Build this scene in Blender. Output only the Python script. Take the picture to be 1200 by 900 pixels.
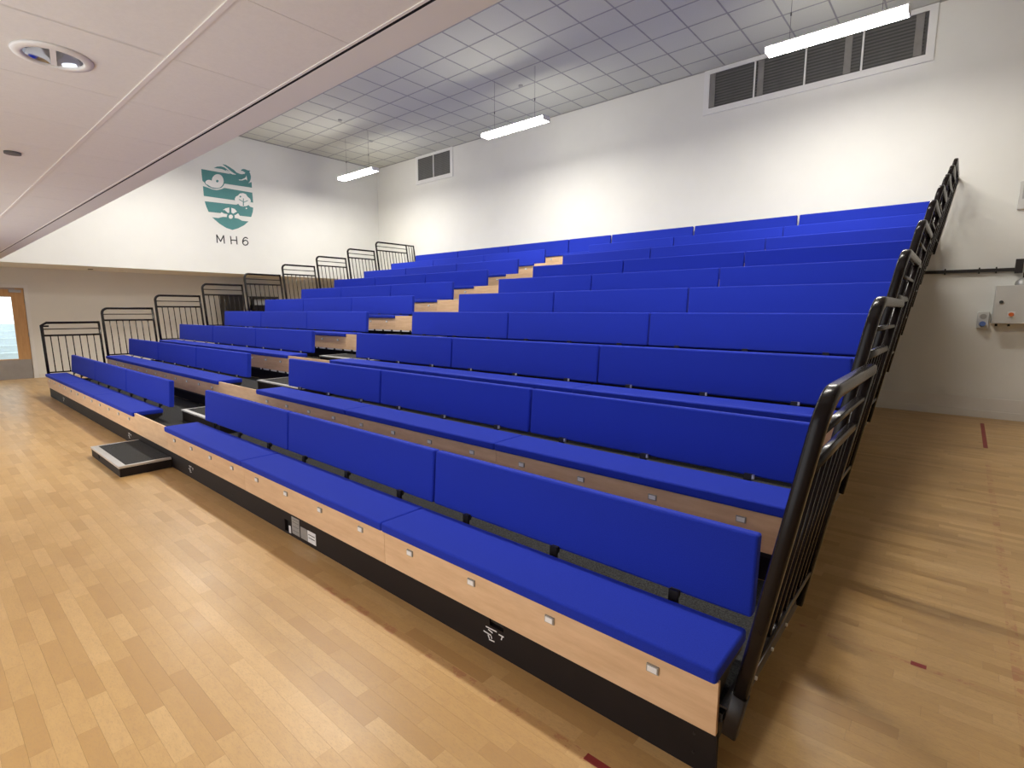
import bpy, bmesh, math, random
from mathutils import Matrix, Vector

for _o in list(bpy.data.objects):
    bpy.data.objects.remove(_o)
scene = bpy.context.scene
COL = scene.collection
random.seed(7)

# ------------------------------------------------------------------ camera
cam_data = bpy.data.cameras.new('camera')
cam = bpy.data.objects.new('camera', cam_data)
COL.objects.link(cam)
cam_data.sensor_width = 36.0
cam_data.sensor_fit = 'HORIZONTAL'
cam_data.lens = 36.0 * 610.7 / 1200.0
cam_data.clip_start = 0.05
cam.matrix_world = (Matrix.Translation((0.4549, -1.5909, 1.5475)) @ Matrix.Rotation(0.7113, 4, 'Z')
                    @ Matrix.Rotation(1.431, 4, 'X') @ Matrix.Rotation(0.0009, 4, 'Z'))
scene.camera = cam

# ------------------------------------------------------------------ world, exposure
world = bpy.data.worlds.new('overcast_sky')
scene.world = world
world.use_nodes = True
_bg = world.node_tree.nodes['Background']
_bg.inputs['Color'].default_value = (0.97, 0.98, 1.0, 1)
_bg.inputs['Strength'].default_value = 2.5
scene.view_settings.view_transform = 'Standard'
scene.view_settings.look = 'None'
scene.view_settings.gamma = 1.0
scene.view_settings.use_curve_mapping = False
scene.view_settings.exposure = 0.0
scene.cycles.use_denoising = True
scene.cycles.max_bounces = 8
scene.cycles.diffuse_bounces = 5
LAMP_STRENGTH = 50.0     # glow of the diffusers
LAMP_WATTS = 74.0       # light each lamp sheds downward

# ------------------------------------------------------------------ measured dimensions (metres)
DEPTH, RISE = 0.9046, 0.2663          # row pitch and rise
DECK = 0.24                           # deck height of the first tier
WALL_Y = 8.616
CEIL_Z, LOW_Z = 5.95, 2.49
LEFT_X, RECESS_X, RIGHT_X, FRONT_Y = -13.95, -15.654, 5.0, -2.7
BULK_Y0, BULK_Y1 = -0.42, -0.29
R_END, R_LEFT = -0.036, -5.436        # block on the control-box side
L_END, L_LEFT = -6.535, -12.005       # block on the crest side
TILE = 0.606

# ------------------------------------------------------------------ materials
def new_mat(name, color, rough=0.6, metal=0.0, spec=0.5):
    m = bpy.data.materials.new(name)
    m.use_nodes = True
    b = m.node_tree.nodes['Principled BSDF']
    b.inputs['Base Color'].default_value = (*color, 1)
    b.inputs['Roughness'].default_value = rough
    b.inputs['Metallic'].default_value = metal
    b.inputs['Specular IOR Level'].default_value = spec
    return m, m.node_tree, b

def coords(nt, scale=(1, 1, 1)):
    tc = nt.nodes.new('ShaderNodeTexCoord')
    mp = nt.nodes.new('ShaderNodeMapping')
    mp.inputs['Scale'].default_value = scale
    nt.links.new(tc.outputs['Object'], mp.inputs['Vector'])
    return mp.outputs['Vector']

def noise(nt, vec, scale, detail=3, rough=0.6):
    n = nt.nodes.new('ShaderNodeTexNoise')
    n.inputs['Scale'].default_value = scale
    n.inputs['Detail'].default_value = detail
    n.inputs['Roughness'].default_value = rough
    nt.links.new(vec, n.inputs['Vector'])
    return n.outputs['Fac']

def ramp(nt, fac, stops):
    r = nt.nodes.new('ShaderNodeValToRGB')
    e = r.color_ramp.elements
    e[0].position, e[0].color = stops[0][0], (*stops[0][1], 1)
    e[1].position, e[1].color = stops[-1][0], (*stops[-1][1], 1)
    for p, c in stops[1:-1]:
        k = e.new(p)
        k.color = (*c, 1)
    nt.links.new(fac, r.inputs['Fac'])
    return r.outputs['Color']

def mix(nt, a, b, fac, mode='MIX'):
    n = nt.nodes.new('ShaderNodeMix')
    n.data_type = 'RGBA'
    n.blend_type = mode
    for sock, v in ((n.inputs[6], a), (n.inputs[7], b)):
        if isinstance(v, tuple):
            sock.default_value = (*v, 1)
        else:
            nt.links.new(v, sock)
    if isinstance(fac, float):
        n.inputs[0].default_value = fac
    else:
        nt.links.new(fac, n.inputs[0])
    return n.outputs[2]

def math_node(nt, op, a, b=None):
    n = nt.nodes.new('ShaderNodeMath')
    n.operation = op
    for i, v in enumerate((a, b)):
        if v is None:
            continue
        if isinstance(v, (int, float)):
            n.inputs[i].default_value = v
        else:
            nt.links.new(v, n.inputs[i])
    return n.outputs[0]

def bump(nt, b, height, strength, dist=0.002):
    n = nt.nodes.new('ShaderNodeBump')
    n.inputs['Strength'].default_value = strength
    n.inputs['Distance'].default_value = dist
    nt.links.new(height, n.inputs['Height'])
    nt.links.new(n.outputs['Normal'], b.inputs['Normal'])

def mat_plaster(name, color, amt=0.04):
    m, nt, b = new_mat(name, color, 0.75, 0, 0.3)
    v = coords(nt)
    f = noise(nt, v, 1.3, 4)
    d = tuple(c * (1 - amt) for c in color)
    nt.links.new(ramp(nt, f, [(0.3, d), (0.7, color)]), b.inputs['Base Color'])
    bump(nt, b, noise(nt, v, 90, 2), 0.08)
    return m

def mat_fabric():
    m, nt, b = new_mat('blue_upholstery', (0.012, 0.02, 0.42), 0.85, 0, 0.25)
    v = coords(nt)
    f = noise(nt, v, 240, 2, 0.8)
    big = noise(nt, v, 5, 3)
    c = ramp(nt, f, [(0.3, (0.009, 0.027, 0.36)), (0.7, (0.014, 0.038, 0.48))])
    c = mix(nt, c, (0.011, 0.031, 0.42), math_node(nt, 'MULTIPLY', big, 0.5))
    nt.links.new(c, b.inputs['Base Color'])
    b.inputs['Sheen Weight'].default_value = 0.10
    b.inputs['Sheen Roughness'].default_value = 0.4
    b.inputs['Sheen Tint'].default_value = (0.35, 0.45, 1.0, 1)
    bump(nt, b, f, 0.6, 0.0015)
    return m

def mat_wood(name, light, dark, rough, scale, axis_scale):
    m, nt, b = new_mat(name, light, rough, 0, 0.4)
    v = coords(nt, axis_scale)
    f = noise(nt, v, scale, 5, 0.65)
    f2 = noise(nt, v, scale * 6, 3)
    c = ramp(nt, f, [(0.32, dark), (0.62, light)])
    c = mix(nt, c, dark, math_node(nt, 'MULTIPLY', f2, 0.25))
    nt.links.new(c, b.inputs['Base Color'])
    return m

def mat_floor():
    m, nt, b = new_mat('beech_strip_floor', (0.6, 0.4, 0.2), 0.32, 0, 0.5)
    at = nt.nodes.new('ShaderNodeAttribute')
    at.attribute_name = 'plank_tone'
    tone = at.outputs['Fac']
    tc = nt.nodes.new('ShaderNodeTexCoord')
    # every plank looks up its own piece of grain
    off = nt.nodes.new('ShaderNodeCombineXYZ')
    nt.links.new(math_node(nt, 'MULTIPLY', tone, 37.0), off.inputs['X'])
    nt.links.new(math_node(nt, 'MULTIPLY', tone, 91.0), off.inputs['Z'])
    add = nt.nodes.new('ShaderNodeVectorMath')
    nt.links.new(tc.outputs['Object'], add.inputs[0])
    nt.links.new(off.outputs[0], add.inputs[1])
    mp = nt.nodes.new('ShaderNodeMapping')
    mp.inputs['Scale'].default_value = (1.0, 3.2, 1.0)
    nt.links.new(add.outputs[0], mp.inputs['Vector'])
    g = noise(nt, mp.outputs[0], 11, 5, 0.7)
    flame = noise(nt, mp.outputs[0], 55, 4, 0.7)
    c = ramp(nt, tone, [(0.0, (0.49, 0.285, 0.100)), (0.3, (0.56, 0.342, 0.130)), (0.7, (0.60, 0.374, 0.148)), (1.0, (0.65, 0.418, 0.178))])
    c = mix(nt, c, (0.42, 0.235, 0.10), math_node(nt, 'MULTIPLY', math_node(nt, 'SUBTRACT', g, 0.38), 0.9))
    c = mix(nt, c, (0.36, 0.21, 0.09), math_node(nt, 'MULTIPLY', math_node(nt, 'MAXIMUM', math_node(nt, 'SUBTRACT', noise(nt, tc.outputs['Object'], 1.1, 5, 0.7), 0.52), 0.0), 1.2))
    c = mix(nt, c, (0.40, 0.24, 0.12), math_node(nt, 'MULTIPLY', math_node(nt, 'GREATER_THAN', flame, 0.56), 0.26))
    # worn red court lines: residue along y = -0.18, x = 0.77 and y = 1.17
    sep = nt.nodes.new('ShaderNodeSeparateXYZ')
    nt.links.new(tc.outputs['Object'], sep.inputs[0])
    def stripe(axis, centre, half):
        d = math_node(nt, 'ABSOLUTE', math_node(nt, 'SUBTRACT', sep.outputs[axis], centre))
        return math_node(nt, 'LESS_THAN', d, half)
    wear = noise(nt, tc.outputs['Object'], 9, 5, 0.75)
    wear_m = math_node(nt, 'GREATER_THAN', wear, 0.54)
    s1 = math_node(nt, 'MULTIPLY', stripe('Y', -0.19, 0.020), math_node(nt, 'GREATER_THAN', sep.outputs['X'], -2.2))
    s2 = math_node(nt, 'MULTIPLY', stripe('X', 0.77, 0.020), math_node(nt, 'LESS_THAN', sep.outputs['Y'], 5.6))
    s3 = math_node(nt, 'MULTIPLY', stripe('Y', 1.165, 0.012), math_node(nt, 'GREATER_THAN', sep.outputs['X'], -0.05))
    s = math_node(nt, 'MAXIMUM', math_node(nt, 'MAXIMUM', s1, s2), s3)
    strong = math_node(nt, 'MULTIPLY', math_node(nt, 'MULTIPLY', s, wear_m), 0.36)
    weak = math_node(nt, 'MULTIPLY', s, 0.07)
    c = mix(nt, c, (0.36, 0.05, 0.04), math_node(nt, 'MAXIMUM', strong, weak))
    nt.links.new(c, b.inputs['Base Color'])
    rr = math_node(nt, 'ADD', math_node(nt, 'MULTIPLY', noise(nt, tc.outputs['Object'], 3, 4), 0.18), 0.26)
    nt.links.new(rr, b.inputs['Roughness'])
    return m

def mat_speckle(name, a, b_, scale, rough=0.95, bumpy=0.5):
    m, nt, b = new_mat(name, a, rough, 0, 0.2)
    v = coords(nt)
    f = noise(nt, v, scale, 3, 0.8)
    nt.links.new(ramp(nt, f, [(0.35, a), (0.65, b_)]), b.inputs['Base Color'])
    if bumpy:
        bump(nt, b, f, bumpy, 0.003)
    return m

def mat_paint(name, color, rough, metal=0.0, amt=0.15, spec=0.5):
    m, nt, b = new_mat(name, color, rough, metal, spec)
    f = noise(nt, coords(nt), 6, 4)
    d = tuple(c * (1 - amt) for c in color)
    nt.links.new(ramp(nt, f, [(0.35, d), (0.65, color)]), b.inputs['Base Color'])
    return m

M_WALL = mat_plaster('white_plaster', (0.80, 0.80, 0.765))
M_WALLTRIM = mat_plaster('white_gloss_trim', (0.80, 0.78, 0.74))
M_TILE = mat_speckle('mineral_ceiling_tile', (0.66, 0.67, 0.58), (0.71, 0.72, 0.625), 60, 0.95, 0.1)
M_GRID = mat_paint('grey_grid_bar', (0.40, 0.40, 0.38), 0.6)
M_LOWTILE = mat_speckle('low_ceiling_tile', (0.80, 0.795, 0.77), (0.83, 0.825, 0.80), 50, 0.9, 0.1)
M_LOWGRID = mat_paint('white_grid_bar', (0.86, 0.84, 0.81), 0.5, amt=0.03)
M_FLOOR = mat_floor()
M_SUB = mat_paint('dark_floor_joint', (0.13, 0.07, 0.03), 0.8)
M_FAB = mat_fabric()
M_FASCIA = mat_wood('beech_laminate', (0.84, 0.58, 0.355), (0.70, 0.45, 0.25), 0.4, 3.0, (1.0, 1.0, 7.0))
M_BLACK = mat_paint('black_powder_coat', (0.014, 0.011, 0.011), 0.45)
M_KICK = mat_paint('brown_black_panel', (0.016, 0.011, 0.010), 0.6, spec=0.25)
M_RAIL = mat_paint('glossy_black_tube', (0.010, 0.007, 0.007), 0.22, spec=0.2)
M_CARPET = mat_speckle('charcoal_carpet', (0.016, 0.016, 0.017), (0.085, 0.085, 0.083), 130, 1.0, 0.6)
M_ALU = mat_paint('brushed_aluminium', (0.72, 0.72, 0.72), 0.35, 0.6, 0.1)
M_BADGE = mat_paint('silver_white_badge', (0.92, 0.92, 0.92), 0.3, 0.0, 0.03)
M_BADGEMARK = mat_paint('grey_badge_figure', (0.25, 0.25, 0.27), 0.5)
M_TEAL = mat_paint('teal_vinyl', (0.075, 0.25, 0.25), 0.6, amt=0.06)
M_VWHITE = mat_plaster('white_vinyl', (0.84, 0.83, 0.81), 0.02)
M_INK = mat_paint('black_vinyl', (0.02, 0.02, 0.022), 0.6)
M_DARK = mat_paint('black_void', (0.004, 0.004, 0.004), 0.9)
M_GRILLE = mat_paint('dark_grey_grille', (0.15, 0.15, 0.147), 0.6)
M_GRILLE2 = mat_paint('mid_grey_duct', (0.24, 0.23, 0.22), 0.6)
M_GRILLE3 = mat_paint('vent_depth_grey', (0.10, 0.10, 0.098), 0.7)
M_FRAME = mat_paint('white_frame', (0.82, 0.82, 0.81), 0.4, amt=0.03)
M_DOOR = mat_wood('oak_door', (0.62, 0.37, 0.17), (0.52, 0.29, 0.12), 0.45, 3.0, (1.0, 7.0, 1.0))
M_STEEL = mat_paint('satin_steel', (0.42, 0.41, 0.40), 0.4, 0.7, 0.1)
M_BOX = mat_paint('light_grey_enclosure', (0.62, 0.62, 0.60), 0.45, amt=0.04)
M_LABEL = mat_paint('white_label', (0.85, 0.85, 0.85), 0.5, amt=0.03)
M_PLATE = mat_paint('grey_rating_plate', (0.42, 0.42, 0.41), 0.4, 0.4)
M_ORANGE = mat_paint('orange_switch', (0.75, 0.16, 0.03), 0.5)
M_BLUEP = mat_paint('blue_plug', (0.10, 0.18, 0.50), 0.5)
M_TAPE = mat_paint('red_floor_tape', (0.30, 0.03, 0.028), 0.5)
M_STAIR = mat_paint('pale_stair', (0.75, 0.80, 0.82), 0.7, amt=0.03)
M_REFLECT = mat_paint('mirror_reflector', (0.75, 0.77, 0.82), 0.12, 1.0, 0.03)

def mat_glass():
    m, nt, b = new_mat('clear_glass', (0.9, 0.97, 0.97), 0.05)
    nt.nodes.remove(b)
    out = nt.nodes['Material Output']
    t = nt.nodes.new('ShaderNodeBsdfTransparent')
    t.inputs['Color'].default_value = (0.88, 0.95, 0.96, 1)
    g = nt.nodes.new('ShaderNodeBsdfGlossy')
    g.inputs['Roughness'].default_value = 0.03
    mx = nt.nodes.new('ShaderNodeMixShader')
    mx.inputs[0].default_value = 0.08
    nt.links.new(t.outputs[0], mx.inputs[1])
    nt.links.new(g.outputs[0], mx.inputs[2])
    nt.links.new(mx.outputs[0], out.inputs['Surface'])
    return m
M_GLASS = mat_glass()

def mat_lamp():
    m, nt, b = new_mat('lit_led_diffuser', (0.9, 0.9, 0.9), 0.5)
    b.inputs['Emission Color'].default_value = (1.0, 0.95, 0.86, 1)
    b.inputs['Emission Strength'].default_value = LAMP_STRENGTH
    return m
M_LAMP = mat_lamp()

# ------------------------------------------------------------------ object helpers
def link(o, parent=None):
    COL.objects.link(o)
    if parent is not None:
        o.parent = parent
    return o

def tag(o, label=None, cat=None, group=None, kind=None):
    if label:
        o['label'] = label
    if cat:
        o['category'] = cat
    if group:
        o['group'] = group
    if kind:
        o['kind'] = kind
    return o

def thing(name, label, cat, loc=(0, 0, 0), group=None):
    o = bpy.data.objects.new(name, None)
    o.empty_display_size = 0.1
    o.location = loc
    link(o)
    return tag(o, label, cat, group)

class MB:
    """collects boxes, tubes and prisms into one mesh"""
    def __init__(self):
        self.v, self.f, self.smooth = [], [], []
    def box(self, x0, x1, y0, y1, z0, z1):
        b = len(self.v)
        self.v += [(x0, y0, z0), (x1, y0, z0), (x1, y1, z0), (x0, y1, z0), (x0, y0, z1), (x1, y0, z1), (x1, y1, z1), (x0, y1, z1)]
        for q in ((0, 3, 2, 1), (4, 5, 6, 7), (0, 1, 5, 4), (1, 2, 6, 5), (2, 3, 7, 6), (3, 0, 4, 7)):
            self.f.append(tuple(b + i for i in q)); self.smooth.append(False)
        return self
    def sweep(self, path, section, ups=None, closed=True):
        """sweep a closed section (list of (a, b)) along a path; a along side vector, b along up vector"""
        n, k = len(path), len(section)
        P = [Vector(p) for p in path]
        base = len(self.v)
        for i in range(n):
            t = (P[min(i + 1, n - 1)] - P[max(i - 1, 0)]).normalized()
            side = Vector(ups) if ups else Vector((1, 0, 0))
            side = (side - t * side.dot(t)).normalized()
            up = side.cross(t)
            # mitre widening at bends
            w = 1.0
            if 0 < i < n - 1:
                a = (P[i] - P[i - 1]).normalized(); c = (P[i + 1] - P[i]).normalized()
                w = 1.0 / max(0.5, math.cos(a.angle(c, 0) / 2))
            for s in section:
                self.v.append(tuple(P[i] + side * s[0] + up * s[1] * w))
        for i in range(n - 1):
            for j in range(k):
                a = base + i * k + j; b = base + i * k + (j + 1) % k
                self.f.append((a, b, b + k, a + k)); self.smooth.append(k > 5)
        self.f.append(tuple(base + j for j in reversed(range(k)))); self.smooth.append(False)
        self.f.append(tuple(base + (n - 1) * k + j for j in range(k))); self.smooth.append(False)
        return self
    def cyl(self, p0, p1, r, n=12):
        P0, P1 = Vector(p0), Vector(p1)
        up = (0, 0, 1) if abs((P1 - P0).normalized().z) < 0.9 else (1, 0, 0)
        sec = [(r * math.cos(2 * math.pi * i / n), r * math.sin(2 * math.pi * i / n)) for i in range(n)]
        return self.sweep([p0, p1], sec, up)
    def prism(self, pts, to3, d):
        """extrude polygon pts; to3(a, b, depth) -> xyz"""
        n, b = len(pts), len(self.v)
        self.v += [to3(p[0], p[1], 0) for p in pts] + [to3(p[0], p[1], d) for p in pts]
        self.f.append(tuple(b + i for i in range(n))); self.smooth.append(False)
        self.f.append(tuple(b + n + i for i in reversed(range(n)))); self.smooth.append(False)
        for i in range(n):
            j = (i + 1) % n
            self.f.append((b + i, b + n + i, b + n + j, b + j)); self.smooth.append(False)
        return self
    def mesh(self, name, mat, fix=True):
        me = bpy.data.meshes.new(name)
        me.from_pydata(self.v, [], self.f)
        me.polygons.foreach_set('use_smooth', self.smooth)
        if fix:
            bm = bmesh.new(); bm.from_mesh(me)
            bmesh.ops.recalc_face_normals(bm, faces=bm.faces)
            bm.to_mesh(me); bm.free()
        me.materials.append(mat)
        me.update()
        return me
    def build(self, name, mat, parent=None, loc=None):
        o = bpy.data.objects.new(name, self.mesh(name, mat))
        if loc:
            o.location = loc
        return link(o, parent)

def obj_from(name, me, parent=None, loc=(0, 0, 0)):
    o = bpy.data.objects.new(name, me)
    o.location = loc
    return link(o, parent)

def boxo(name, mat, parent, *b, loc=None):
    return MB().box(*b).build(name, mat, parent, loc)

def struct(name, mat, *boxes):
    m = MB()
    for b in boxes:
        m.box(*b)
    return tag(m.build(name, mat), kind='structure')

def bevel_mesh(name, mat, b, width, seg=3):
    me = MB().box(*b).mesh(name, mat)
    bm = bmesh.new(); bm.from_mesh(me)
    bmesh.ops.bevel(bm, geom=list(bm.edges), offset=width, segments=seg, profile=0.5, affect='EDGES')
    for f in bm.faces:
        f.smooth = True
    bm.to_mesh(me); bm.free()
    return me

def weighted(o):
    md = o.modifiers.new('weighted_normal', 'WEIGHTED_NORMAL')
    md.weight = 100
    md.keep_sharp = False
    return o

def copy_tree(o, parent=None):
    c = o.copy()
    COL.objects.link(c)
    c.parent = parent
    for ch in [k for k in o.children]:
        copy_tree(ch, c)
    return c

ORD = ['first', 'second', 'third', 'fourth', 'fifth', 'sixth', 'seventh', 'eighth', 'ninth', 'tenth']

# ================================================================== THE SETTING
# ---- floor slab, planks
floor = struct('floor', M_SUB, (RECESS_X - 3.2, RIGHT_X + 0.2, FRONT_Y - 0.2, WALL_Y + 0.2, -0.2, -0.004))
STRIP = 0.065
planks = []
y = FRONT_Y
row = 0
rnd = random.Random(11)
while y < WALL_Y - 0.001:
    y1 = min(y + STRIP, WALL_Y)
    x = RECESS_X + rnd.uniform(-0.4, 0.0)
    while x < RIGHT_X:
        ln = rnd.choice((0.28, 0.34, 0.40, 0.46, 0.52))
        a, b = max(x, RECESS_X), min(x + ln, RIGHT_X)
        if b - a > 0.02:
            planks.append((a, b, y, y1, rnd.random()))
        x += ln
    y = y1
    row += 1
_inv = cam.matrix_world.inverted()
def in_view(px, py):
    p = _inv @ Vector((px, py, 0))
    if p.z > -0.2:
        return None
    u = 600 + 610.7 * p.x / -p.z
    v = 450 - 610.7 * p.y / -p.z
    if -10 < u < 1210 and -10 < v < 910:
        return -p.z
    return None
cand = []
for i, (a, b, c, d, t) in enumerate(planks):
    cx, cy = (a + b) / 2, (c + d) / 2
    dist = in_view(cx, cy)
    if dist is None or (cx < 0.0 and cy > 0.0):
        continue
    cand.append((dist, i))
cand.sort()
single = set(i for _, i in cand[:300])
def plank_geo(vs, fs, a, b, c, d):
    g = 0.0002
    k = len(vs)
    vs += [(a + g, c + g, -0.004), (b - g, c + g, -0.004), (b - g, d - g, -0.004), (a + g, d - g, -0.004),
           (a + g, c + g, 0), (b - g, c + g, 0), (b - g, d - g, 0), (a + g, d - g, 0)]
    fs += [(k + 4, k + 5, k + 6, k + 7), (k, k + 1, k + 5, k + 4), (k + 1, k + 2, k + 6, k + 5), (k + 2, k + 3, k + 7, k + 6), (k + 3, k, k + 4, k + 7)]
def plank_mesh(name, items):
    vs, fs, tones = [], [], []
    for (a, b, c, d, t) in items:
        plank_geo(vs, fs, a, b, c, d)
        tones += [t] * 8
    me = bpy.data.meshes.new(name)
    me.from_pydata(vs, [], fs)
    at = me.attributes.new('plank_tone', 'FLOAT', 'POINT')
    at.data.foreach_set('value', tones)
    me.materials.append(M_FLOOR)
    return me
for i in sorted(single):
    obj_from('plank', plank_mesh('plank', [planks[i]]), floor)
tag(obj_from('plank_field', plank_mesh('plank_field', [p for i, p in enumerate(planks) if i not in single]), floor), kind='stuff')

# ---- walls
wall_back = struct('wall_back', M_WALL, (RECESS_X - 0.15, RIGHT_X + 0.15, WALL_Y, WALL_Y + 0.2, -0.1, CEIL_Z + 0.2))
wall_left = struct('wall_left', M_WALL, (LEFT_X - 0.12, LEFT_X, BULK_Y0, WALL_Y, LOW_Z, CEIL_Z + 0.2))
struct('wall_bulkhead', M_WALL, (LEFT_X - 0.12, RIGHT_X, BULK_Y0, BULK_Y1, LOW_Z, CEIL_Z + 0.2))
struct('wall_right', M_WALL, (RIGHT_X, RIGHT_X + 0.15, FRONT_Y, WALL_Y, -0.1, CEIL_Z + 0.2))
DY0, DY1, DZ = -0.66, 0.25, 2.04       # door opening
WY0, WY1, WZ0, WZ1 = -2.6, -1.0, 0.0, 2.2   # glazed screen further along the same wall
rx0, rx1 = RECESS_X - 0.15, RECESS_X
struct('wall_left_recess', M_WALL, (rx0, rx1, DY1, WALL_Y, -0.1, LOW_Z + 0.1), (rx0, rx1, WY1, DY0, -0.1, LOW_Z + 0.1),
       (rx0, rx1, DY0, DY1, DZ, LOW_Z + 0.1), (rx0, rx1, WY0, WY1, WZ1, LOW_Z + 0.1), (rx0, rx1, FRONT_Y, WY0, -0.1, LOW_Z + 0.1))
fw = []
edges = [(-15.6, -9.2), (-5.2, -2.9), (-0.4, 5.15)]
for a, b in edges:
    fw.append((a, b, FRONT_Y - 0.15, FRONT_Y, -0.1, LOW_Z + 0.1))
for (a0, a), (b, b0) in zip(edges[:-1], edges[1:]):
    fw.append((a, b, FRONT_Y - 0.15, FRONT_Y, -0.1, 0.08))
    fw.append((a, b, FRONT_Y - 0.15, FRONT_Y, 2.35, LOW_Z + 0.1))
struct('wall_front', M_WALL, *fw)
# baseboards (the back wall's has a deep plinth above a skirting)
bb = struct('baseboard_back', M_WALLTRIM, (RECESS_X, RIGHT_X, WALL_Y - 0.012, WALL_Y, 0.0, 0.29), (RECESS_X, RIGHT_X, WALL_Y - 0.034, WALL_Y - 0.012, 0.0, 0.105))
struct('baseboard_left', M_WALLTRIM, (RECESS_X, RECESS_X + 0.02, 0.34, WALL_Y - 0.04, 0, 0.1))

# ---- high ceiling: slab, tiles, grid bars
ceil = struct('ceiling', M_GRID, (LEFT_X, RIGHT_X, BULK_Y1, WALL_Y, CEIL_Z + 0.02, CEIL_Z + 0.15))
GX0, GY0 = -5.07, 4.50
xs = sorted(x for x in (GX0 + TILE * k for k in range(-40, 40)) if LEFT_X + 0.02 < x < RIGHT_X - 0.02)
ys = sorted(y for y in (GY0 + TILE * k for k in range(-20, 20)) if BULK_Y1 + 0.02 < y < WALL_Y - 0.02)
XE = [LEFT_X] + xs + [RIGHT_X]
YE = [BULK_Y1] + ys + [WALL_Y]
rest = MB()
tile_cache = {}
for a, b in zip(XE[:-1], XE[1:]):
    for c, d in zip(YE[:-1], YE[1:]):
        g = 0.007
        if b < 0.3 and c > 3.8:
            key = (round(b - a, 3), round(d - c, 3))
            if key not in tile_cache:
                tile_cache[key] = MB().box(-(b - a) / 2 + g, (b - a) / 2 - g, -(d - c) / 2 + g, (d - c) / 2 - g, 0, 0.02).mesh('ceiling_tile', M_TILE)
            obj_from('ceiling_tile', tile_cache[key], ceil, ((a + b) / 2, (c + d) / 2, CEIL_Z))
        else:
            rest.box(a + g, b - g, c + g, d - g, CEIL_Z, CEIL_Z + 0.02)
tag(rest.build('ceiling_tile_field', M_TILE, ceil), kind='stuff')
for x in xs:
    boxo('grid_bar', M_GRID, ceil, -0.011, 0.011, BULK_Y1, WALL_Y, 0, 0.012, loc=(x, 0, CEIL_Z - 0.004))
for yv in ys:
    boxo('grid_bar', M_GRID, ceil, LEFT_X, RIGHT_X, -0.011, 0.011, 0, 0.012, loc=(0, yv, CEIL_Z - 0.004))
# dark shadow-gap trim where the tiles meet the walls
struct('trim_1', M_GRID, (LEFT_X, LEFT_X + 0.02, BULK_Y1, WALL_Y, CEIL_Z - 0.02, CEIL_Z), (LEFT_X, RIGHT_X, WALL_Y - 0.02, WALL_Y, CEIL_Z - 0.015, CEIL_Z))
# small round sprinkler roses on the high ceiling
for k, (sx, sy, lb) in enumerate(((-6.6, 6.85, 'small grey ceiling rose above the middle hanging lamp'), (-11.0, 5.55, 'small grey ceiling rose out in the open tiles'), (-11.75, 6.9, 'small grey ceiling rose near the crest wall lamp'))):
    t = MB().cyl((0, 0, -0.025), (0, 0, 0), 0.045, 16).build('ceiling_rose', M_GRID, None, (sx, sy, CEIL_Z - 0.001))
    tag(t, lb, 'ceiling rose', 'small roses on the high ceiling')

# ---- low ceiling near the camera
low = struct('ceiling_low', M_LOWTILE, (RECESS_X, RIGHT_X, FRONT_Y, BULK_Y0, LOW_Z + 0.07, LOW_Z + 0.2))
LXS = [x for x in (-1.30 + TILE * k for k in range(-26, 12)) if RECESS_X + 0.05 < x < RIGHT_X - 0.05]
LXE = [RECESS_X] + LXS + [RIGHT_X]
LYE = [-0.445, -0.832]
while LYE[-1] - TILE > FRONT_Y + 0.05:
    LYE.append(LYE[-1] - TILE)
LYE.append(FRONT_Y)
DLX, DLY, DLR = -2.22, -1.12, 0.092
rest = MB()
for a, b in zip(LXE[:-1], LXE[1:]):
    for j, (d, c) in enumerate(zip(LYE[:-1], LYE[1:])):
        g = 0.0012
        if a < DLX < b and c < DLY < d:
            # tile with the round cut-out of the downlight
            m = MB(); n = 48
            inner, outer = [], []
            angs = sorted([2 * math.pi * i / 44 for i in range(44)] + [math.atan2(qy - DLY, qx - DLX) % (2 * math.pi) for qx in (a + g, b - g) for qy in (c + g, d - g)])
            n = len(angs)
            for an in angs:
                ca, sa = math.cos(an), math.sin(an)
                inner.append((DLX + DLR * ca, DLY + DLR * sa))
                tx = ((b - g - DLX) / ca) if ca > 1e-6 else ((a + g - DLX) / ca if ca < -1e-6 else 1e9)
                ty = ((d - g - DLY) / sa) if sa > 1e-6 else ((c + g - DLY) / sa if sa < -1e-6 else 1e9)
                tt = min(tx, ty)
                outer.append((DLX + tt * ca, DLY + tt * sa))
            for z in (0, 0.018):
                m.v += [(p[0], p[1], LOW_Z + z) for p in inner] + [(p[0], p[1], LOW_Z + z) for p in outer]
            for i in range(n):
                k = (i + 1) % n
                for o_ in (0, 2 * n):
                    m.f.append((o_ + i, o_ + k, o_ + n + k, o_ + n + i)); m.smooth.append(False)
                m.f.append((i, 2 * n + i, 2 * n + k, k)); m.smooth.append(False)
            m.build('ceiling_tile', M_LOWTILE, low)
        elif j < 3 and a > -15.7 and b < 0.2:
            boxo('ceiling_tile', M_LOWTILE, low, a + g, b - g, c + g, d - g, LOW_Z, LOW_Z + 0.018)
        else:
            rest.box(a + g, b - g, c + g, d - g, LOW_Z, LOW_Z + 0.018)
tag(rest.build('ceiling_tile_field', M_LOWTILE, low), kind='stuff')
for yv in LYE[1:-1]:
    boxo('grid_bar', M_LOWGRID, low, RECESS_X, RIGHT_X, yv - 0.009, yv + 0.009, LOW_Z - 0.004, LOW_Z + 0.004)
boxo('edge_angle', M_LOWGRID, low, RECESS_X, RIGHT_X, -0.447, -0.436, LOW_Z - 0.003, LOW_Z + 0.07)
boxo('gap_shade_strip', M_DARK, low, RECESS_X, RIGHT_X, -0.4362, BULK_Y0 - 0.0005, LOW_Z + 0.0005, LOW_Z + 0.07)  # solid black strip, painted-in shade of the open gap by the bulkhead
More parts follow.
